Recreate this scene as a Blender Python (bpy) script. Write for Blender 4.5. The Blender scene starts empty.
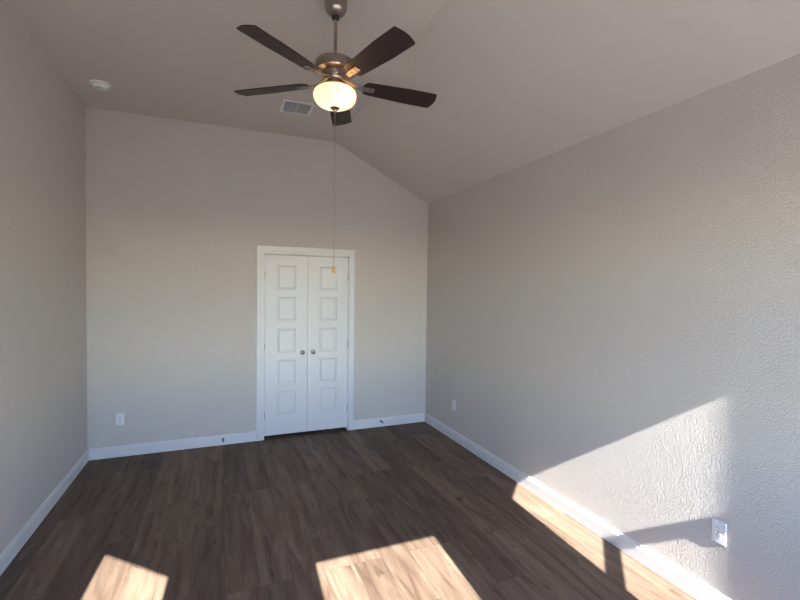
import bpy, bmesh, math
from mathutils import Vector, Matrix

scene = bpy.context.scene
col = scene.collection

# ------------------------------------------------------------------ camera
F_PX, YAW, PITCH, ROLL = 434.62, 0.3911, 0.0232, 0.0113
cam_data = bpy.data.cameras.new('camera')
cam_data.sensor_fit = 'HORIZONTAL'
cam_data.sensor_width = 36.0
cam_data.lens = F_PX * 36.0 / 800.0
cam_data.clip_start = 0.02
cam_ob = bpy.data.objects.new('camera', cam_data)
col.objects.link(cam_ob)
Fv = Vector((math.sin(YAW) * math.cos(PITCH), math.cos(YAW) * math.cos(PITCH), -math.sin(PITCH)))
Rv = Vector((math.cos(YAW), -math.sin(YAW), 0))
Uv = Rv.cross(Fv)
R2 = Rv * math.cos(ROLL) + Uv * math.sin(ROLL)
U2 = -Rv * math.sin(ROLL) + Uv * math.cos(ROLL)
M = Matrix((R2, U2, -Fv)).transposed().to_4x4()
M.translation = Vector((1.1753, -4.9263, 1.6566))
cam_ob.matrix_world = M
scene.camera = cam_ob

# ------------------------------------------------------------------ light
SUN_A, SUN_S = 0.056, 0.648                       # sun travels along (a, 1, -s)
SUN_DIR = Vector((SUN_A, 1.0, -SUN_S)).normalized()
SUN_E, SKY_E = 6.3, 0.30
world = bpy.data.worlds.new('sky')
scene.world = world
world.use_nodes = True
wn = world.node_tree
wn.nodes.clear()
sky = wn.nodes.new('ShaderNodeTexSky')
sky.sky_type = 'NISHITA'
sky.sun_disc = False
sky.sun_elevation = math.asin(-SUN_DIR.z)
sky.sun_rotation = math.atan2(-SUN_DIR.x, -SUN_DIR.y)
sky.air_density = 1.0
sky.dust_density = 0.2
sky.ozone_density = 1.5
bg = wn.nodes.new('ShaderNodeBackground')
bg.inputs['Strength'].default_value = SKY_E
wo = wn.nodes.new('ShaderNodeOutputWorld')
tint = wn.nodes.new('ShaderNodeMix'); tint.data_type = 'RGBA'; tint.blend_type = 'MULTIPLY'
tint.inputs['Factor'].default_value = 1.0
tint.inputs['B'].default_value = (0.96, 1.03, 1.16, 1)
wn.links.new(sky.outputs[0], tint.inputs['A'])
wn.links.new(tint.outputs['Result'], bg.inputs[0])
wn.links.new(bg.outputs[0], wo.inputs[0])

sun = bpy.data.lights.new('sun', 'SUN')
sun.energy = SUN_E
sun.color = (1.0, 0.955, 0.89)
sun.angle = math.radians(0.36)
sun_ob = bpy.data.objects.new('sun', sun)
sun_ob.rotation_euler = SUN_DIR.to_track_quat('-Z', 'Y').to_euler()
sun_ob.location = (0, -12, 9)
col.objects.link(sun_ob)

scene.view_settings.view_transform = 'Standard'
scene.view_settings.look = 'None'
scene.view_settings.gamma = 1.0
scene.view_settings.use_curve_mapping = False
scene.view_settings.exposure = 3.03
scene.cycles.max_bounces = 16
scene.cycles.diffuse_bounces = 10
scene.cycles.glossy_bounces = 4
scene.cycles.transparent_max_bounces = 12
scene.cycles.sample_clamp_indirect = 6.0
scene.cycles.use_denoising = True

# ------------------------------------------------------------------ room size
W = 3.571          # width
HC = 3.34          # flat ceiling
HR = 2.736         # ceiling height at the right wall
XC = 2.385         # where the ceiling starts to slope down
YR = -4.72         # the bay begins here
T = 0.15           # wall thickness
HB = 2.62          # ceiling of the bay
D1, D2, DH = 1.600, 2.569, 2.047     # closet opening


# ------------------------------------------------------------------ materials
def new_mat(name):
    m = bpy.data.materials.new(name)
    m.use_nodes = True
    return m, m.node_tree.nodes, m.node_tree.links, m.node_tree.nodes['Principled BSDF']


def simple(name, color, rough=0.5, metal=0.0, spec=0.5):
    m, n, l, b = new_mat(name)
    b.inputs['Base Color'].default_value = (*color, 1)
    b.inputs['Roughness'].default_value = rough
    b.inputs['Metallic'].default_value = metal
    b.inputs['Specular IOR Level'].default_value = spec
    # faint surface unevenness so no surface is perfectly even
    t = n.new('ShaderNodeTexNoise'); t.inputs['Scale'].default_value = 60
    tc = n.new('ShaderNodeTexCoord')
    bp = n.new('ShaderNodeBump'); bp.inputs['Strength'].default_value = 0.04; bp.inputs['Distance'].default_value = 0.002
    l.new(tc.outputs['Object'], t.inputs['Vector'])
    l.new(t.outputs['Fac'], bp.inputs['Height'])
    l.new(bp.outputs['Normal'], b.inputs['Normal'])
    return m


def paint_mat(name, color, height=0.0011, scale=85, rough=0.85):
    """wall paint over sprayed orange-peel texture"""
    m, n, l, b = new_mat(name)
    b.inputs['Base Color'].default_value = (*color, 1)
    b.inputs['Roughness'].default_value = rough
    b.inputs['Specular IOR Level'].default_value = 0.25
    tc = n.new('ShaderNodeTexCoord')
    a = n.new('ShaderNodeTexNoise')
    a.inputs['Scale'].default_value = scale
    a.inputs['Detail'].default_value = 2.5
    a.inputs['Roughness'].default_value = 0.5
    a.inputs['Distortion'].default_value = 0.6
    r = n.new('ShaderNodeValToRGB')
    r.color_ramp.elements[0].position = 0.40
    r.color_ramp.elements[1].position = 0.62
    r.color_ramp.interpolation = 'EASE'
    c = n.new('ShaderNodeTexNoise')
    c.inputs['Scale'].default_value = scale * 0.35
    c.inputs['Detail'].default_value = 1
    mx = n.new('ShaderNodeMath'); mx.operation = 'MULTIPLY_ADD'
    mx.inputs[1].default_value = 0.7
    bp = n.new('ShaderNodeBump')
    bp.inputs['Strength'].default_value = 1.0
    bp.inputs['Distance'].default_value = height
    l.new(tc.outputs['Object'], a.inputs['Vector'])
    l.new(tc.outputs['Object'], c.inputs['Vector'])
    l.new(a.outputs['Fac'], r.inputs['Fac'])
    l.new(c.outputs['Fac'], mx.inputs[0])
    l.new(r.outputs['Color'], mx.inputs[2])
    l.new(mx.outputs[0], bp.inputs['Height'])
    l.new(bp.outputs['Normal'], b.inputs['Normal'])
    return m


def floor_mat():
    """dark walnut-toned vinyl planks laid along Y"""
    m, n, l, b = new_mat('plank_floor')
    tc = n.new('ShaderNodeTexCoord')
    sep = n.new('ShaderNodeSeparateXYZ')
    l.new(tc.outputs['Object'], sep.inputs[0])
    comb = n.new('ShaderNodeCombineXYZ')
    offx = n.new('ShaderNodeMath'); offx.operation = 'ADD'; offx.inputs[1].default_value = 0.06
    l.new(sep.outputs['X'], offx.inputs[0])
    l.new(sep.outputs['Y'], comb.inputs['X'])
    l.new(offx.outputs[0], comb.inputs['Y'])

    def brick(c1, c2, mortar, msize):
        k = n.new('ShaderNodeTexBrick')
        k.offset = 0.37; k.offset_frequency = 3
        k.inputs['Scale'].default_value = 1.0
        k.inputs['Color1'].default_value = c1
        k.inputs['Color2'].default_value = c2
        k.inputs['Mortar'].default_value = mortar
        k.inputs['Mortar Size'].default_value = msize
        k.inputs['Mortar Smooth'].default_value = 0.3
        k.inputs['Brick Width'].default_value = 1.22
        k.inputs['Row Height'].default_value = 0.18
        l.new(comb.outputs[0], k.inputs['Vector'])
        return k
    ident = brick((0, 0, 0, 1), (1, 1, 1, 1), (0.5, 0.5, 0.5, 1), 0.0)
    seam = brick((1, 1, 1, 1), (1, 1, 1, 1), (0, 0, 0, 1), 0.0011)
    # grain coordinates, stretched along the plank and shifted per plank
    idm = n.new('ShaderNodeMath'); idm.operation = 'MULTIPLY'; idm.inputs[1].default_value = 37.0
    l.new(ident.outputs['Color'], idm.inputs[0])
    mp = n.new('ShaderNodeMapping'); mp.inputs['Scale'].default_value = (1.0, 0.11, 1.0)
    l.new(tc.outputs['Object'], mp.inputs['Vector'])

    def noise(scale, detail, rough, dist, vec=mp):
        t = n.new('ShaderNodeTexNoise'); t.noise_dimensions = '4D'
        t.inputs['Scale'].default_value = scale
        t.inputs['Detail'].default_value = detail
        t.inputs['Roughness'].default_value = rough
        t.inputs['Distortion'].default_value = dist
        l.new(vec.outputs[0], t.inputs['Vector'])
        l.new(idm.outputs[0], t.inputs['W'])
        return t
    g1 = noise(13, 5, 0.55, 1.4)
    g2 = noise(110, 4, 0.6, 0.4)
    mpk = n.new('ShaderNodeMapping'); mpk.inputs['Scale'].default_value = (1.0, 0.35, 1.0)
    l.new(tc.outputs['Object'], mpk.inputs['Vector'])
    kn = noise(7.5, 3, 0.65, 2.2, mpk)
    ramp = n.new('ShaderNodeValToRGB')
    e = ramp.color_ramp.elements
    e[0].position = 0.28; e[0].color = (0.074, 0.046, 0.0335, 1)
    e[1].position = 0.75; e[1].color = (0.200, 0.146, 0.108, 1)
    mid = e.new(0.50); mid.color = (0.138, 0.096, 0.071, 1)
    l.new(g1.outputs['Fac'], ramp.inputs['Fac'])
    fine = n.new('ShaderNodeMapRange')
    fine.inputs['From Min'].default_value = 0.3; fine.inputs['From Max'].default_value = 0.7
    fine.inputs['To Min'].default_value = 0.90; fine.inputs['To Max'].default_value = 1.08
    l.new(g2.outputs['Fac'], fine.inputs['Value'])
    tone = n.new('ShaderNodeMapRange')
    tone.inputs['To Min'].default_value = 0.74; tone.inputs['To Max'].default_value = 1.20
    l.new(ident.outputs['Color'], tone.inputs['Value'])
    knr = n.new('ShaderNodeMapRange')
    knr.inputs['From Min'].default_value = 0.62; knr.inputs['From Max'].default_value = 0.74
    knr.inputs['To Min'].default_value = 1.0; knr.inputs['To Max'].default_value = 0.42
    l.new(kn.outputs['Fac'], knr.inputs['Value'])

    def mul(a, bb):
        k = n.new('ShaderNodeMix'); k.data_type = 'RGBA'; k.blend_type = 'MULTIPLY'
        k.inputs['Factor'].default_value = 1.0
        l.new(a, k.inputs['A']); l.new(bb, k.inputs['B'])
        return k.outputs['Result']
    c = mul(ramp.outputs['Color'], fine.outputs[0])
    c = mul(c, tone.outputs[0])
    c = mul(c, knr.outputs[0])
    sm = n.new('ShaderNodeMapRange')
    sm.inputs['To Min'].default_value = 0.35; sm.inputs['To Max'].default_value = 1.0
    l.new(seam.outputs['Color'], sm.inputs['Value'])
    c = mul(c, sm.outputs[0])
    l.new(c, b.inputs['Base Color'])
    b.inputs['Roughness'].default_value = 0.58
    b.inputs['Specular IOR Level'].default_value = 0.22
    bp = n.new('ShaderNodeBump'); bp.inputs['Distance'].default_value = 0.0006; bp.inputs['Strength'].default_value = 0.5
    hm = n.new('ShaderNodeMath'); hm.operation = 'MULTIPLY_ADD'; hm.inputs[1].default_value = 0.35
    l.new(g2.outputs['Fac'], hm.inputs[0]); l.new(seam.outputs['Color'], hm.inputs[2])
    l.new(hm.outputs[0], bp.inputs['Height'])
    l.new(bp.outputs['Normal'], b.inputs['Normal'])
    return m


def blade_mat():
    m, n, l, b = new_mat('dark_walnut_blade')
    tc = n.new('ShaderNodeTexCoord')
    mp = n.new('ShaderNodeMapping'); mp.inputs['Scale'].default_value = (0.08, 1, 1)
    t = n.new('ShaderNodeTexNoise'); t.inputs['Scale'].default_value = 70; t.inputs['Detail'].default_value = 5
    r = n.new('ShaderNodeValToRGB')
    r.color_ramp.elements[0].position = 0.3; r.color_ramp.elements[0].color = (0.014, 0.0062, 0.0055, 1)
    r.color_ramp.elements[1].position = 0.75; r.color_ramp.elements[1].color = (0.042, 0.018, 0.0145, 1)
    l.new(tc.outputs['Object'], mp.inputs['Vector']); l.new(mp.outputs[0], t.inputs['Vector'])
    l.new(t.outputs['Fac'], r.inputs['Fac']); l.new(r.outputs['Color'], b.inputs['Base Color'])
    b.inputs['Roughness'].default_value = 0.42
    b.inputs['Specular IOR Level'].default_value = 0.35
    return m


def brushed(name, color, rough):
    m, n, l, b = new_mat(name)
    b.inputs['Metallic'].default_value = 1.0
    b.inputs['Base Color'].default_value = (*color, 1)
    tc = n.new('ShaderNodeTexCoord')
    mp = n.new('ShaderNodeMapping'); mp.inputs['Scale'].default_value = (1, 1, 14)
    t = n.new('ShaderNodeTexNoise'); t.inputs['Scale'].default_value = 30; t.inputs['Detail'].default_value = 3
    mr = n.new('ShaderNodeMapRange'); mr.inputs['To Min'].default_value = rough * 0.8; mr.inputs['To Max'].default_value = rough * 1.25
    l.new(tc.outputs['Object'], mp.inputs['Vector']); l.new(mp.outputs[0], t.inputs['Vector'])
    l.new(t.outputs['Fac'], mr.inputs['Value']); l.new(mr.outputs[0], b.inputs['Roughness'])
    return m


def pane_mat():
    m, n, l, b = new_mat('window_glass')
    n.remove(b)
    tr = n.new('ShaderNodeBsdfTransparent'); tr.inputs['Color'].default_value = (0.97, 0.98, 0.975, 1)
    gl = n.new('ShaderNodeBsdfGlossy'); gl.inputs['Roughness'].default_value = 0.02
    t = n.new('ShaderNodeTexNoise'); t.inputs['Scale'].default_value = 0.6
    mr = n.new('ShaderNodeMapRange'); mr.inputs['To Min'].default_value = 0.045; mr.inputs['To Max'].default_value = 0.055
    l.new(t.outputs['Fac'], mr.inputs['Value'])
    mx = n.new('ShaderNodeMixShader')
    l.new(mr.outputs[0], mx.inputs['Fac']); l.new(tr.outputs[0], mx.inputs[1]); l.new(gl.outputs[0], mx.inputs[2])
    l.new(mx.outputs[0], n['Material Output'].inputs['Surface'])
    return m


def globe_mat():
    """frosted opal glass: passes the bulbs' light on, glows a little itself"""
    m, n, l, b = new_mat('frosted_glass')
    n.remove(b)
    tl = n.new('ShaderNodeBsdfTranslucent'); tl.inputs['Color'].default_value = (1.0, 0.87, 0.72, 1)
    df = n.new('ShaderNodeBsdfDiffuse'); df.inputs['Color'].default_value = (0.85, 0.76, 0.66, 1)
    mx = n.new('ShaderNodeMixShader'); mx.inputs['Fac'].default_value = 0.45
    l.new(tl.outputs[0], mx.inputs[1]); l.new(df.outputs[0], mx.inputs[2])
    tx = n.new('ShaderNodeTexNoise'); tx.inputs['Scale'].default_value = 9; tx.inputs['Detail'].default_value = 2
    bp = n.new('ShaderNodeBump'); bp.inputs['Distance'].default_value = 0.001
    l.new(tx.outputs['Fac'], bp.inputs['Height']); l.new(bp.outputs[0], df.inputs['Normal'])
    l.new(mx.outputs[0], n['Material Output'].inputs['Surface'])
    return m


def ground_mat():
    m, n, l, b = new_mat('dry_ground')
    t = n.new('ShaderNodeTexNoise'); t.inputs['Scale'].default_value = 3.0; t.inputs['Detail'].default_value = 6
    tc = n.new('ShaderNodeTexCoord')
    r = n.new('ShaderNodeValToRGB')
    r.color_ramp.elements[0].color = (0.46, 0.385, 0.30, 1)
    r.color_ramp.elements[1].color = (0.66, 0.56, 0.45, 1)
    l.new(tc.outputs['Object'], t.inputs['Vector'])
    l.new(t.outputs['Fac'], r.inputs['Fac']); l.new(r.outputs['Color'], b.inputs['Base Color'])
    b.inputs['Roughness'].default_value = 0.95
    return m


WALL = paint_mat('greige_wall_paint', (0.62, 0.58, 0.55), height=0.0017, scale=110)
CEIL = paint_mat('greige_ceiling_paint', (0.62, 0.58, 0.55), height=0.0005, scale=90)
TRIM = simple('white_trim_paint', (0.70, 0.71, 0.73), 0.38)
FLOOR = floor_mat()
PLASTIC = simple('white_plastic', (0.80, 0.80, 0.81), 0.35)
DARK = simple('dark_slot', (0.02, 0.02, 0.02), 0.6)
RUBBER = simple('dark_rubber', (0.03, 0.03, 0.032), 0.7)
NICKEL = brushed('brushed_nickel', (0.37, 0.32, 0.27), 0.30)
KNOBM = brushed('satin_nickel', (0.26, 0.25, 0.245), 0.16)
BLADE = blade_mat()
GLASS = pane_mat()
GLOBE = globe_mat()
WOODP = simple('amber_wood', (0.62, 0.33, 0.12), 0.45)
VINYL = simple('white_vinyl', (0.78, 0.78, 0.78), 0.4)
GROUND = ground_mat()
DUCT = simple('vent_backing', (0.33, 0.35, 0.38), 0.7)


# ------------------------------------------------------------------ helpers
def finish(name, bm, mat, parent=None, smooth=False, bevel=0.0, loc=None):
    bmesh.ops.recalc_face_normals(bm, faces=bm.faces)
    me = bpy.data.meshes.new(name)
    bm.to_mesh(me); bm.free()
    me.materials.append(mat)
    o = bpy.data.objects.new(name, me)
    col.objects.link(o)
    if parent is not None:
        o.parent = parent
    if loc is not None:
        o.location = loc
    if smooth:
        for p in me.polygons:
            p.use_smooth = True
        me.set_sharp_from_angle(angle=math.radians(35))
    if bevel > 0:
        md = o.modifiers.new('bevel', 'BEVEL')
        md.width = bevel; md.segments = 2; md.limit_method = 'ANGLE'; md.angle_limit = math.radians(40)
        md.harden_normals = False
    return o


def box(bm, x0, x1, y0, y1, z0, z1, mat4=None):
    vs = [bm.verts.new((x, y, z)) for z in (z0, z1) for y in (y0, y1) for x in (x0, x1)]
    for f in ((0, 1, 3, 2), (4, 6, 7, 5), (0, 4, 5, 1), (2, 3, 7, 6), (0, 2, 6, 4), (1, 5, 7, 3)):
        bm.faces.new([vs[i] for i in f])
    if mat4 is not None:
        bmesh.ops.transform(bm, matrix=mat4, verts=vs)
    return vs


def prism(bm, pts, vec):
    """closed prism: polygon pts (3D) swept by vec"""
    a = [bm.verts.new(p) for p in pts]
    b = [bm.verts.new(Vector(p) + Vector(vec)) for p in pts]
    bm.faces.new(a); bm.faces.new(list(reversed(b)))
    k = len(pts)
    for i in range(k):
        bm.faces.new((a[i], b[i], b[(i + 1) % k], a[(i + 1) % k]))


def lathe(bm, prof, seg=48, center=(0, 0, 0), axis='Z'):
    """prof: list of (r, h) from one end to the other, r=0 ends close it"""
    rings = []
    for r, h in prof:
        if r < 1e-6:
            p = (0, 0, h)
            rings.append([p])
        else:
            rings.append([(r * math.cos(2 * math.pi * i / seg), r * math.sin(2 * math.pi * i / seg), h) for i in range(seg)])
    def mapv(p):
        x, y, z = p
        if axis == 'Y':
            x, y, z = x, z, y
        if axis == 'X':
            x, y, z = z, x, y
        return (x + center[0], y + center[1], z + center[2])
    vr = [[bm.verts.new(mapv(p)) for p in ring] for ring in rings]
    for a, b in zip(vr, vr[1:]):
        for i in range(seg):
            j = (i + 1) % seg
            if len(a) == 1 and len(b) == 1:
                continue
            if len(a) == 1:
                bm.faces.new((a[0], b[i], b[j]))
            elif len(b) == 1:
                bm.faces.new((a[i], a[j], b[0]))
            else:
                bm.faces.new((a[i], a[j], b[j], b[i]))


def structure(o):
    o['kind'] = 'structure'
    return o


def empty(name, loc, rot=(0, 0, 0)):
    e = bpy.data.objects.new(name, None)
    e.empty_display_size = 0.1
    e.location = loc; e.rotation_euler = rot
    col.objects.link(e)
    return e


def tag(o, label, cat, group=None):
    o['label'] = label; o['category'] = cat
    if group:
        o['group'] = group
    return o


# ------------------------------------------------------------------ the shell
bm = bmesh.new()
# floor outline with the bay; closet floor behind the doors
pts = [(-T, YR), (-T, 0.9), (W + T, 0.9), (W + T, YR), (2.95, -5.92), (0.62, -5.92)]
prism(bm, [(x, y, -0.12) for x, y in pts], (0, 0, 0.12))
structure(finish('floor', bm, FLOOR))

bm = bmesh.new()
box(bm, -30, 34, -70, 6, -0.45, -0.25)
structure(finish('ground', bm, GROUND))

bm = bmesh.new()
# flat part and the slope, as one solid running along Y
slope = (HC - HR) / (W - XC)
xo = W + T
prof = [(-T, HC), (XC, HC), (xo, HC - slope * (xo - XC)), (xo, HC - slope * (xo - XC) + 0.2), (XC + 0.05, HC + 0.2), (-T, HC + 0.2)]
prism(bm, [(x, YR - T, z) for x, z in prof], (0, -YR + T + T, 0))
structure(finish('ceiling', bm, CEIL))

# left wall and right wall
bm = bmesh.new()
box(bm, -T, 0, -4.80, T, 0, HC)
structure(finish('wall_left', bm, WALL))
bm = bmesh.new()
box(bm, W, W + T, -5.0, T, 0, HR)
structure(finish('wall_right', bm, WALL))

# back wall with the closet opening
bm = bmesh.new()
prism(bm, [(0, 0, 0), (D1, 0, 0), (D1, 0, HC), (0, 0, HC)], (0, T * 0.8, 0))
prism(bm, [(D1, 0, DH), (D2, 0, DH), (D2, 0, HC - slope * (D2 - XC)), (XC, 0, HC), (D1, 0, HC)], (0, T * 0.8, 0))
prism(bm, [(D2, 0, 0), (W, 0, 0), (W, 0, HR), (D2, 0, HC - slope * (D2 - XC))], (0, T * 0.8, 0))
structure(finish('wall_back', bm, WALL))

# the closet's own walls behind the doors
bm = bmesh.new()
box(bm, 0.9, 1.0, T * 0.8, 0.9, 0, 2.5)
box(bm, 3.2, 3.3, T * 0.8, 0.9, 0, 2.5)
box(bm, 1.0, 3.2, 0.8, 0.9, 0, 2.5)
box(bm, 0.9, 3.3, T * 0.8, 0.9, 2.5, 2.6)
structure(finish('wall_closet', bm, WALL))

# gable above the bay and the bay's ceiling
bm = bmesh.new()
prism(bm, [(0, YR, HB), (W, YR, HB), (W, YR, HR), (XC, YR, HC), (0, YR, HC)], (0, -T, 0))
structure(finish('wall_rear', bm, WALL))
bm = bmesh.new()
pts = [(-T, YR - T), (W + T, YR - T), (2.95, -5.92), (0.62, -5.92)]
prism(bm, [(x, y, HB) for x, y in pts], (0, 0, 0.15))
structure(finish('ceiling_bay', bm, CEIL))

TT = 3.442                       # how far back the sun rays of the patch tops reach
ZT, ZB = TT * SUN_S + 0.012, 0.83
CR = TT * (1 - SUN_A) + 3.329 + 2.124    # right bay wall, outer face: y = x - CR
CL = TT * (1 + SUN_A) + 2.191 - 0.896    # left bay wall, outer face: y = -CL - x
RAIL1 = 0.33 + (CR - 3.571 - 3.24) / (1 - SUN_A) * SUN_S - 0.040
RAIL0 = 0.242 + (CR - 3.571 - 3.244) / (1 - SUN_A) * SUN_S - 0.012


def bay_wall(name, win_name, origin, ang, u0, u1, h0, h1, s0, s1):
    """wall in a local frame: u along the wall, +v into the room, outer face at v=0, inner at v=T.
    h0..h1 is the hole; the vinyl frame sits in the outer part of it."""
    Mx = Matrix.Translation(origin) @ Matrix.Rotation(ang, 4, 'Z')
    zt, zb = ZT + 0.04, ZB - 0.04
    bm = bmesh.new()
    box(bm, u0, h0, 0, T, 0, HB)
    box(bm, h1, u1, 0, T, 0, HB)
    box(bm, h0, h1, 0, T, zt, HB)
    box(bm, h0, h1, 0, T, 0, zb)
    w = finish(name, bm, WALL)
    w.matrix_world = Mx
    structure(w)
    root = empty(win_name, (0, 0, 0)); root.matrix_world = Mx
    structure(root)
    f = 0.04
    bm = bmesh.new()
    box(bm, h0, h0 + f, 0, 0.06, zb, zt)
    box(bm, h1 - f, h1, 0, 0.06, zb, zt)
    box(bm, h0 + f, h1 - f, 0, 0.06, ZT, zt)
    box(bm, h0 + f, h1 - f, 0, 0.06, zb, ZB)
    finish('window_frame', bm, VINYL, root)
    bm = bmesh.new()
    box(bm, h0 + f, h1 - f, 0.0, 0.04, RAIL0, RAIL1)
    finish('meeting_rail', bm, VINYL, root)
    bm = bmesh.new()
    box(bm, h0 + f, h1 - f, 0.020, 0.024, RAIL1, ZT)
    finish('pane', bm, GLASS, root)
    bm = bmesh.new()
    box(bm, h0 + f, h1 - f, 0.028, 0.032, ZB, RAIL0)
    finish('pane', bm, GLASS, root)
    bm = bmesh.new()
    box(bm, h0 - 0.03, h1 + 0.03, T, T + 0.03, zb - 0.02, zb)
    box(bm, h0, h1, 0.06, T, zb, zb + 0.001)
    finish('window_sill', bm, TRIM, root, bevel=0.002)
    # skirting along this stretch
    bm = bmesh.new()
    box(bm, s0, s1, T, T + 0.014, 0, 0.105)
    sk = finish('baseboard_' + name.split('wall_')[1], bm, TRIM); sk.matrix_world = Mx
    structure(sk)
    # light portal: guides sky sampling through the opening, emits nothing of its own
    L = bpy.data.lights.new('window_portal', 'AREA'); L.shape = 'RECTANGLE'
    L.size = h1 - h0; L.size_y = zt - zb
    L.cycles.is_portal = True
    lo = bpy.data.objects.new('window_portal', L); col.objects.link(lo)
    c = Mx @ Vector(((h0 + h1) / 2, -0.01, (zt + zb) / 2))
    d = (Mx.to_3x3() @ Vector((0, 1, 0)))
    lo.rotation_euler = d.to_track_quat('-Z', 'Z').to_euler(); lo.location = c


rt = math.sqrt(0.5)
IN = T / rt
YO = -5.81                       # outer face of the centre wall
def uR(x, y, c):
    """where the sun ray that lands at (x, y) crosses the wall plane y = x - c"""
    t = (y - x + c) / (1 - SUN_A)
    return ((x - SUN_A * t - (YO + CR)) + (y - t - YO)) * rt
def uL(x, y, c):
    t = (y + x + c) / (1 + SUN_A)
    return ((x - SUN_A * t + 0.12) - (y - t + CL - 0.12)) * rt
bay_wall('wall_bay_right', 'window_1', Vector((YO + CR, YO, 0)), math.radians(45), 0.0, (W + 0.13 - YO - CR) / rt,
         uR(3.329, -2.124, CR) - 0.04, uR(W, -3.485, CR - IN), 0.068, (W - YO - CR) / rt + 0.14)
bay_wall('wall_bay_left', 'window_2', Vector((-0.12, -CL + 0.12, 0)), math.radians(-45), 0.0, (0.12 - CL - YO) / rt,
         uL(0.518, -1.815, CL - IN), uL(0.896, -2.191, CL) + 0.04, 0.03, (0.12 - CL - YO) / rt - 0.068)
bay_wall('wall_bay_centre', 'window_3', Vector((-CL - YO, YO, 0)), 0.0, 0.0, YO + CR + CL + YO,
         1.708 - TT * SUN_A + CL + YO - 0.04, 2.515 - TT * SUN_A + CL + YO + 0.03, 0.064, YO + CR + CL + YO - 0.064)


# ------------------------------------------------------------------ skirting
BB = [(0, 0), (0.016, 0), (0.016, 0.078), (0.0125, 0.088), (0.0105, 0.092), (0.0105, 0.100), (0.006, 0.106), (0, 0.106)]


def skirting(name, p0, p1, nrm):
    p0 = Vector(p0); p1 = Vector(p1); nrm = Vector(nrm)
    bm = bmesh.new()
    prism(bm, [p0 + nrm * d + Vector((0, 0, z)) for d, z in BB], p1 - p0)
    return structure(finish(name, bm, TRIM, bevel=0.0012))


CX0, CX1, CZ = 1.531, 2.624, 2.122      # outer edge of the closet casing
skirting('baseboard_left', (0, YR + 0.03, 0), (0, 0, 0), (1, 0, 0))
skirting('baseboard_right', (W, -4.90, 0), (W, 0, 0), (-1, 0, 0))
skirting('baseboard_back_left', (0.016, 0, 0), (CX0, 0, 0), (0, -1, 0))
skirting('baseboard_back_right', (CX1, 0, 0), (W - 0.016, 0, 0), (0, -1, 0))

# ------------------------------------------------------------------ closet casing and jamb
JI0, JI1, JH = D1 + 0.016, D2 - 0.016, DH - 0.016
CI0, CI1, CH = JI0 - 0.004, JI1 + 0.004, JH + 0.004
bm = bmesh.new()
# mitred casing with a stepped profile: (position across, depth)
CP = [(0.0, 0.0), (0.0, 0.010), (0.008, 0.012), (0.018, 0.0125), (0.024, 0.016), (0.068, 0.019), (0.074, 0.019), (0.078, 0.014), (0.078, 0.0)]
wd = CI0 - CX0


def casing_ring(t, d):
    k = t / 0.078 * wd
    kz = t / 0.078 * (CZ - CH)
    kr = t / 0.078 * (CX1 - CI1)
    return [(CI0 - k, -d, 0), (CI0 - k, -d, CH + kz), (CI1 + kr, -d, CH + kz), (CI1 + kr, -d, 0)]


rings = [[bm.verts.new(p) for p in casing_ring(t, d)] for t, d in CP]
for a, b in zip(rings, rings[1:]):
    for i in range(3):
        bm.faces.new((a[i], a[i + 1], b[i + 1], b[i]))
bm.faces.new([r[0] for r in rings]); bm.faces.new([r[3] for r in reversed(rings)])
for i in range(3):
    bm.faces.new((rings[-1][i], rings[-1][i + 1], rings[0][i + 1], rings[0][i]))
structure(finish('trim_1', bm, TRIM))
bm = bmesh.new()
box(bm, D1, JI0, 0, T * 0.8, 0, DH)
box(bm, JI1, D2, 0, T * 0.8, 0, DH)
box(bm, JI0, JI1, 0, T * 0.8, JH, DH)
structure(finish('trim_2', bm, TRIM))


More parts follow.
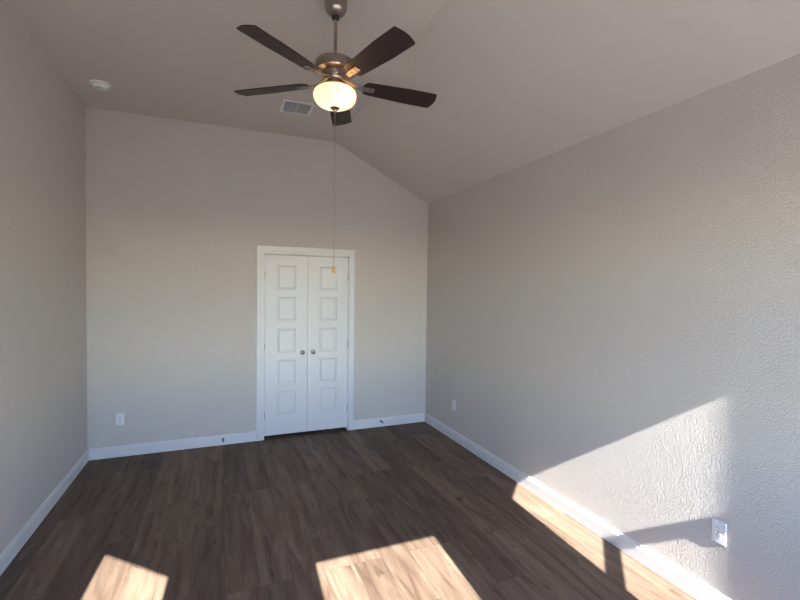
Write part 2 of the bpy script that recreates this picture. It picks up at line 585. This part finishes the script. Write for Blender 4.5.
# ------------------------------------------------------------------ the two closet doors
def door(name, x0, x1, knob_x, hinge_x, z0, z1=2.026):
    yf, th = 0.008, 0.035
    root = empty(name, ((x0 + x1) / 2, yf + th / 2, z0))
    structure(root)
    ox, oy, oz = root.location
    bm = bmesh.new()
    cx = (x0 + x1) / 2
    pw, ph = 0.208, 0.272
    panels = []
    for k in range(5):
        top = 1.912 - 0.3495 * k
        panels.append((top - ph, top))
    panels.reverse()
    xs = [x0, cx - pw / 2, cx + pw / 2, x1]
    zs = [z0]
    for a, b in panels:
        zs += [a, b]
    zs.append(z1)
    V = {}

    def v(x, y, z):
        k = (round(x, 5), round(y, 5), round(z, 5))
        if k not in V:
            V[k] = bm.verts.new((x - ox, y - oy, z - oz))
        return V[k]
    for i in range(3):
        for j in range(len(zs) - 1):
            xa, xb, za, zb = xs[i], xs[i + 1], zs[j], zs[j + 1]
            if i == 1 and j % 2 == 1:
                prev = None
                for ins, dep in ((0, 0), (0.006, 0.006), (0.013, 0.009), (0.019, 0.009), (0.032, 0.003)):
                    ring = [v(xa + ins, yf + dep, za + ins), v(xb - ins, yf + dep, za + ins),
                            v(xb - ins, yf + dep, zb - ins), v(xa + ins, yf + dep, zb - ins)]
                    if prev:
                        for q in range(4):
                            bm.faces.new((prev[q], prev[(q + 1) % 4], ring[(q + 1) % 4], ring[q]))
                    prev = ring
                bm.faces.new(prev)
            else:
                bm.faces.new((v(xa, yf, za), v(xb, yf, za), v(xb, yf, zb), v(xa, yf, zb)))
    # back and edges
    bk = {}
    for x in (x0, x1):
        for z in (z0, z1):
            bk[(x, z)] = v(x, yf + th, z)
    bm.faces.new((bk[(x0, z0)], bk[(x1, z0)], bk[(x1, z1)], bk[(x0, z1)]))
    bm.faces.new([v(x, yf, z0) for x in xs] + [bk[(x1, z0)], bk[(x0, z0)]])
    bm.faces.new([v(x, yf, z1) for x in xs] + [bk[(x1, z1)], bk[(x0, z1)]])
    for x in (x0, x1):
        bm.faces.new([v(x, yf, z) for z in zs] + [bk[(x, z1)], bk[(x, z0)]])
    finish('door_panel', bm, TRIM, root)
    # knob: rose, neck and a round grip
    bm = bmesh.new()
    pr = [(0, 0.0), (0.024, 0.0), (0.026, 0.003), (0.024, 0.006), (0.010, 0.008), (0.009, 0.022),
          (0.017, 0.028), (0.0225, 0.036), (0.0225, 0.043), (0.018, 0.049), (0.010, 0.052), (0, 0.0525)]
    lathe(bm, [(r, -h) for r, h in pr], 32, (0, 0, 0), 'Y')
    finish('knob', bm, KNOBM, root, smooth=True, loc=(knob_x - ox, yf - oy, 0.943 - oz))
    s = 1 if hinge_x > cx else -1
    for hz in (0.26, 1.02, 1.80):
        bm = bmesh.new()
        lathe(bm, [(0, -0.040), (0.0032, -0.040), (0.0032, 0.040), (0, 0.040)], 12, (0, 0, 0))
        finish('hinge', bm, KNOBM, root, smooth=True, loc=(hinge_x - ox, yf - 0.002 - oy, hz - oz))
    return root


MID = (JI0 + JI1) / 2
door('door_1', JI0 + 0.003, MID - 0.0018, MID - 0.060, JI0 + 0.002, 0.036)
door('door_2', MID + 0.0018, JI1 - 0.003, MID + 0.060, JI1 - 0.002, 0.036)


# ------------------------------------------------------------------ outlets
def outlet(loc, rz, label):
    """front faces local -Y"""
    root = empty('wall_outlet', loc, (0, 0, rz))
    tag(root, label, 'outlet', 'duplex outlets low on the walls')
    bm = bmesh.new()
    w, h = 0.0365, 0.0585
    # plate with chamfered rim
    r0 = [(-w, 0, -h), (w, 0, -h), (w, 0, h), (-w, 0, h)]
    r1 = [(x, -0.0025, z) for x, y, z in r0]
    r2 = [(x * 0.90, -0.0065, z * 0.94) for x, y, z in r0]
    R = [[bm.verts.new(p) for p in r] for r in (r0, r1, r2)]
    for a, b in zip(R, R[1:]):
        for i in range(4):
            bm.faces.new((a[i], a[(i + 1) % 4], b[(i + 1) % 4], b[i]))
    bm.faces.new(R[0]); bm.faces.new(R[2])
    finish('cover_plate', bm, PLASTIC, root, bevel=0.0008)
    for zc in (0.0195, -0.0195):
        bm = bmesh.new()
        pts = []
        for i in range(32):
            a = 2 * math.pi * i / 32
            x = 0.0172 * math.cos(a); z = max(-0.0140, min(0.0140, 0.0172 * math.sin(a)))
            pts.append((x, -0.0060, zc + z))
        prism(bm, pts, (0, -0.0026, 0))
        rc = finish('receptacle', bm, PLASTIC, root, bevel=0.0005)
        bm = bmesh.new()
        box(bm, -0.0078, -0.0052, -0.0090, -0.0084, zc - 0.0002, zc + 0.0088)
        box(bm, 0.0052, 0.0078, -0.0090, -0.0084, zc + 0.0008, zc + 0.0080)
        lathe(bm, [(0, -0.0084), (0.0027, -0.0084), (0.0027, -0.0090), (0, -0.0090)], 12, (0, 0, zc - 0.0065), 'Y')
        finish('slot', bm, DARK, rc)
    bm = bmesh.new()
    lathe(bm, [(0, -0.0064), (0.0032, -0.0064), (0.0028, -0.0078), (0, -0.0080)], 16, (0, 0, 0), 'Y')
    finish('screw', bm, KNOBM, root)
    return root


outlet((0.270, 0, 0.368), 0, 'white wall outlet left of the closet doors on the far wall')
outlet((W, -0.722, 0.386), -math.pi / 2, 'white wall outlet in shade near the far end of the right wall')
outlet((W, -3.502, 0.418), -math.pi / 2, 'white wall outlet at the edge of the sunlit patch on the right wall')


# ------------------------------------------------------------------ door stops
def door_stop(x, z, label):
    root = empty('door_stop', (x, -0.016, z))
    tag(root, label, 'door stop', 'door stops on the far baseboard')
    bm = bmesh.new()
    lathe(bm, [(0, 0), (0.013, 0), (0.012, -0.004), (0.006, -0.006), (0, -0.006)], 20, (0, 0, 0), 'Y')
    finish('base', bm, KNOBM, root, smooth=True)
    # coil spring
    bm = bmesh.new()
    pr = []
    nseg = 20
    for i in range(nseg + 1):
        hh = -0.005 - 0.055 * i / nseg
        pr.append((0.0062 if i % 2 else 0.0048, hh))
    lathe(bm, [(0, pr[0][1])] + pr + [(0, pr[-1][1])], 16, (0, 0, 0), 'Y')
    finish('spring', bm, KNOBM, root, smooth=False)
    bm = bmesh.new()
    lathe(bm, [(0, -0.058), (0.008, -0.058), (0.0095, -0.062), (0.0095, -0.071), (0.007, -0.075), (0, -0.076)], 20, (0, 0, 0), 'Y')
    o = finish('rubber_tip', bm, RUBBER, root, smooth=True)
    o['label'] = 'dark rubber tip'


door_stop(1.200, 0.062, 'small spring door stop on the far baseboard left of the closet')
door_stop(2.965, 0.068, 'small spring door stop on the far baseboard right of the closet')

# ------------------------------------------------------------------ smoke detector
root = empty('smoke_detector', (0.248, -0.60, HC))
tag(root, 'round white smoke detector on the ceiling near the left corner', 'smoke detector')
bm = bmesh.new()
lathe(bm, [(0, 0), (0.071, 0), (0.073, -0.003), (0.072, -0.008), (0.066, -0.011), (0.040, -0.011), (0, -0.011)], 48)
finish('mounting_plate', bm, PLASTIC, root, smooth=True)
bm = bmesh.new()
lathe(bm, [(0, -0.010), (0.042, -0.010), (0.042, -0.017), (0.051, -0.019), (0.053, -0.030), (0.049, -0.038),
           (0.034, -0.042), (0.031, -0.040), (0.025, -0.040), (0.022, -0.043), (0, -0.043)], 48)
finish('body', bm, PLASTIC, root, smooth=True)
bm = bmesh.new()
box(bm, -0.014, 0.006, -0.034, -0.028, -0.0445, -0.040)
o = finish('sensor_slot', bm, DARK, root); o['label'] = 'small dark slot'

# ------------------------------------------------------------------ ceiling vent
root = empty('ceiling_vent', (1.825, -0.785, HC))
tag(root, 'square white air vent with two louvered halves in the ceiling beyond the fan', 'vent')
hw, hd, fr = 0.138, 0.138, 0.022
bm = bmesh.new()
zA, zB = 0.0, -0.010
box(bm, -hw, -hw + fr, -hd, hd, zB, zA); box(bm, hw - fr, hw, -hd, hd, zB, zA)
box(bm, -hw + fr, hw - fr, -hd, -hd + fr, zB, zA); box(bm, -hw + fr, hw - fr, hd - fr, hd, zB, zA)
box(bm, -0.005, 0.005, -hd + fr, hd - fr, zB, zA)
finish('frame', bm, PLASTIC, root, bevel=0.002)
bm = bmesh.new()
box(bm, -hw + fr, hw - fr, -hd + fr, hd - fr, -0.0015, -0.0005)
finish('duct_opening', bm, DUCT, root)
for sx in (-1, 1):
    bm = bmesh.new()
    xa, xb = (-hw + fr, -0.005) if sx < 0 else (0.005, hw - fr)
    nsl = 11
    for i in range(nsl):
        y = -hd + fr + (2 * hd - 2 * fr) * (i + 0.5) / nsl
        m4 = Matrix.Translation((0, y, -0.0055)) @ Matrix.Rotation(math.radians(34), 4, 'X')
        box(bm, xa, xb, -0.0068, 0.0068, -0.0005, 0.0005, m4)
    finish('louvers', bm, PLASTIC, root)

# ------------------------------------------------------------------ ceiling fan
FX, FY = 1.785, -2.425
fan = empty('ceiling_fan', (FX, FY, HC))
tag(fan, 'brushed nickel ceiling fan with five dark wood blades and lit frosted glass bowl', 'ceiling fan')


def fz(z):
    return z - HC


bm = bmesh.new()
lathe(bm, [(0, fz(3.34)), (0.061, fz(3.34)), (0.0635, fz(3.33)), (0.0640, fz(3.29)), (0.0615, fz(3.270)), (0.055, fz(3.254)),
           (0.044, fz(3.240)), (0.030, fz(3.231)), (0.018, fz(3.227)), (0, fz(3.227))], 48)
finish('canopy', bm, NICKEL, fan, smooth=True)
bm = bmesh.new()
lathe(bm, [(0, fz(3.226)), (0.0215, fz(3.226)), (0.0215, fz(3.214)), (0.014, fz(3.206)), (0, fz(3.206))], 24)
o = finish('canopy_collar', bm, RUBBER, fan, smooth=True); o['label'] = 'black collar under the canopy'
bm = bmesh.new()
lathe(bm, [(0, fz(3.215)), (0.0105, fz(3.215)), (0.0105, fz(3.00)), (0, fz(3.00))], 24)
finish('downrod', bm, NICKEL, fan, smooth=True)
bm = bmesh.new()
lathe(bm, [(0, fz(2.985)), (0.020, fz(2.985)), (0.024, fz(2.976)), (0.098, fz(2.968)), (0.114, fz(2.962)), (0.1195, fz(2.952)),
           (0.1195, fz(2.915)), (0.116, fz(2.908)), (0.106, fz(2.904)), (0.072, fz(2.902)), (0.062, fz(2.890)), (0.050, fz(2.872)),
           (0.048, fz(2.868)), (0, fz(2.868))], 64)
finish('motor_housing', bm, NICKEL, fan, smooth=True)
bm = bmesh.new()
lathe(bm, [(0, fz(2.870)), (0.060, fz(2.870)), (0.063, fz(2.866)), (0.060, fz(2.858)), (0.036, fz(2.856)), (0, fz(2.856))], 48)
finish('flywheel', bm, NICKEL, fan, smooth=True)
bm = bmesh.new()
lathe(bm, [(0, fz(2.857)), (0.036, fz(2.857)), (0.042, fz(2.850)), (0.045, fz(2.834)), (0.060, fz(2.818)), (0.062, fz(2.808)), (0.056, fz(2.804)), (0, fz(2.804))], 48)
finish('light_fitter', bm, NICKEL, fan, smooth=True)
# three little arms that carry the glass
for k in range(3):
    m4 = Matrix.Rotation(math.radians(200 + 120 * k), 4, 'Z')
    bm = bmesh.new()
    prism(bm, [(0.040, -0.005, fz(2.850)), (0.062, -0.005, fz(2.846)), (0.072, -0.005, fz(2.832)), (0.072, -0.005, fz(2.808)),
               (0.068, -0.005, fz(2.808)), (0.068, -0.005, fz(2.830)), (0.060, -0.005, fz(2.841)), (0.040, -0.005, fz(2.844))], (0, 0.010, 0))
    bmesh.ops.transform(bm, matrix=m4, verts=bm.verts)
    finish('glass_holder', bm, NICKEL, fan)

# frosted bowl, thin shell
bm = bmesh.new()
outer = [(0.064, 2.813), (0.088, 2.812), (0.106, 2.807), (0.118, 2.796), (0.1225, 2.782), (0.1225, 2.770), (0.118, 2.753),
         (0.108, 2.737), (0.092, 2.724), (0.070, 2.715), (0.045, 2.711), (0.020, 2.710), (0.006, 2.710)]
inner = [(max(0.006, r - 0.003), z + (0.003 if i > 6 else 0.0005)) for i, (r, z) in enumerate(outer)]
ring = outer + list(reversed(inner)) + [outer[0]]
segs = 64
vr = [[bm.verts.new((r * math.cos(2 * math.pi * i / segs), r * math.sin(2 * math.pi * i / segs), fz(z))) for i in range(segs)] for r, z in ring[:-1]]
vr.append(vr[0])
for a, b in zip(vr, vr[1:]):
    for i in range(segs):
        bm.faces.new((a[i], a[(i + 1) % segs], b[(i + 1) % segs], b[i]))
o = finish('glass_bowl', bm, GLOBE, fan, smooth=True); o['label'] = 'lit frosted glass bowl'
bm = bmesh.new()
lathe(bm, [(0, fz(2.709)), (0.026, fz(2.709)), (0.029, fz(2.705)), (0.026, fz(2.700)), (0.012, fz(2.695)), (0.008, fz(2.686)), (0.005, fz(2.682)), (0, fz(2.681))], 32)
finish('finial', bm, NICKEL, fan, smooth=True)
bm = bmesh.new()
lathe(bm, [(0, fz(2.695)), (0.0028, fz(2.695)), (0.0028, fz(2.592)), (0.0014, fz(2.588)), (0.0014, fz(1.795)), (0, fz(1.795))], 8)
finish('pull_chain', bm, NICKEL, fan, smooth=True)
bm = bmesh.new()
lathe(bm, [(0, fz(1.799)), (0.003, fz(1.797)), (0.0075, fz(1.786)), (0.0085, fz(1.770)), (0.0075, fz(1.752)), (0, fz(1.748))], 20)
o = finish('pull_knob', bm, WOODP, fan, smooth=True); o['label'] = 'amber wooden pull'

# blades
for k in range(5):
    ang = math.radians(-0.6 + 72 * k)
    pitch = math.radians(-12.5)
    Mb = Matrix.Rotation(ang, 4, 'Z')
    # outline in the blade plane (x outwards, y across)
    r0, r1 = 0.165, 0.628
    top, bot = [], []
    N = 26
    pts = []
    def half(x):
        t = (x - r0) / (r1 - r0)
        return 0.052 + 0.017 * min(1, t * 1.6)
    upper = []
    for i in range(N + 1):
        t = i / N
        x = r0 + (r1 - r0) * t
        hw_ = half(x)
        # rounded root
        if x < r0 + 0.035:
            q = (x - r0) / 0.035
            hw_ *= 0.42 + 0.58 * math.sqrt(max(0, 1 - (1 - q) ** 2))
        upper.append((x, hw_))
    # rounded tip corners: end arc
    tipc = []
    rc_ = 0.014
    xe, he = r1, half(r1)
    for i in range(7):
        a = math.pi / 2 * i / 6
        tipc.append((xe - rc_ + rc_ * math.sin(a), he - rc_ + rc_ * math.cos(a)))
    up = [p for p in upper if p[0] < xe - rc_ - 0.002] + tipc
    up = up + [(xe + 0.010, he * 0.25)]
    outline = up + [(x, -y) for x, y in reversed(up)]
    bm = bmesh.new()
    prism(bm, [(x, y, 0.0) for x, y in outline], (0, 0, 0.006))
    Mp = Matrix.Translation((0, 0, fz(2.848))) @ Mb @ Matrix.Rotation(pitch, 4, 'X')
    bl = finish('blade', bm, BLADE, fan, bevel=0.0015)
    bl.matrix_local = Mp
    # blade iron: curved arm plus the plate screwed under the blade
    bm = bmesh.new()
    def strip(pts, th):
        """pts: (x, halfwidth, z) down the strip, solid of thickness th"""
        vs = []
        for x, w_, z, yc in pts:
            vs.append([bm.verts.new((x, yc - w_, z)), bm.verts.new((x, yc + w_, z)), bm.verts.new((x, yc + w_, z + th)), bm.verts.new((x, yc - w_, z + th))])
        for a, b in zip(vs, vs[1:]):
            for i in range(4):
                bm.faces.new((a[i], a[(i + 1) % 4], b[(i + 1) % 4], b[i]))
        bm.faces.new(vs[0]); bm.faces.new(list(reversed(vs[-1])))
    strip([(0.050, 0.024, 0.0160, 0), (0.075, 0.022, 0.0140, 0), (0.105, 0.017, 0.003, 0), (0.135, 0.015, -0.005, 0), (0.160, 0.017, -0.0056, 0),
           (0.185, 0.018, -0.0056, 0), (0.232, 0.018, -0.0056, 0), (0.238, 0.015, -0.0056, 0)], 0.005)
    ir = finish('blade_iron', bm, NICKEL, bl, bevel=0.001)
    # screws
    for sx, sy in ((0.178, 0.0), (0.212, 0.009), (0.212, -0.009)):
        bm = bmesh.new()
        lathe(bm, [(0, -0.0055), (0.0035, -0.0055), (0.003, -0.0078), (0, -0.008)], 12, (sx, sy, 0))
        finish('screw', bm, KNOBM, bl)

# bulbs inside the bowl
for dx, dy in ((0.020, -0.042), (-0.030, 0.040)):
    L = bpy.data.lights.new('bulb_light', 'POINT')
    L.energy = 0.12
    L.color = (1.0, 0.83, 0.64)
    L.shadow_soft_size = 0.022
    lo = bpy.data.objects.new('bulb_light', L)
    lo.location = (FX + dx, FY + dy, 2.766)
    col.objects.link(lo)
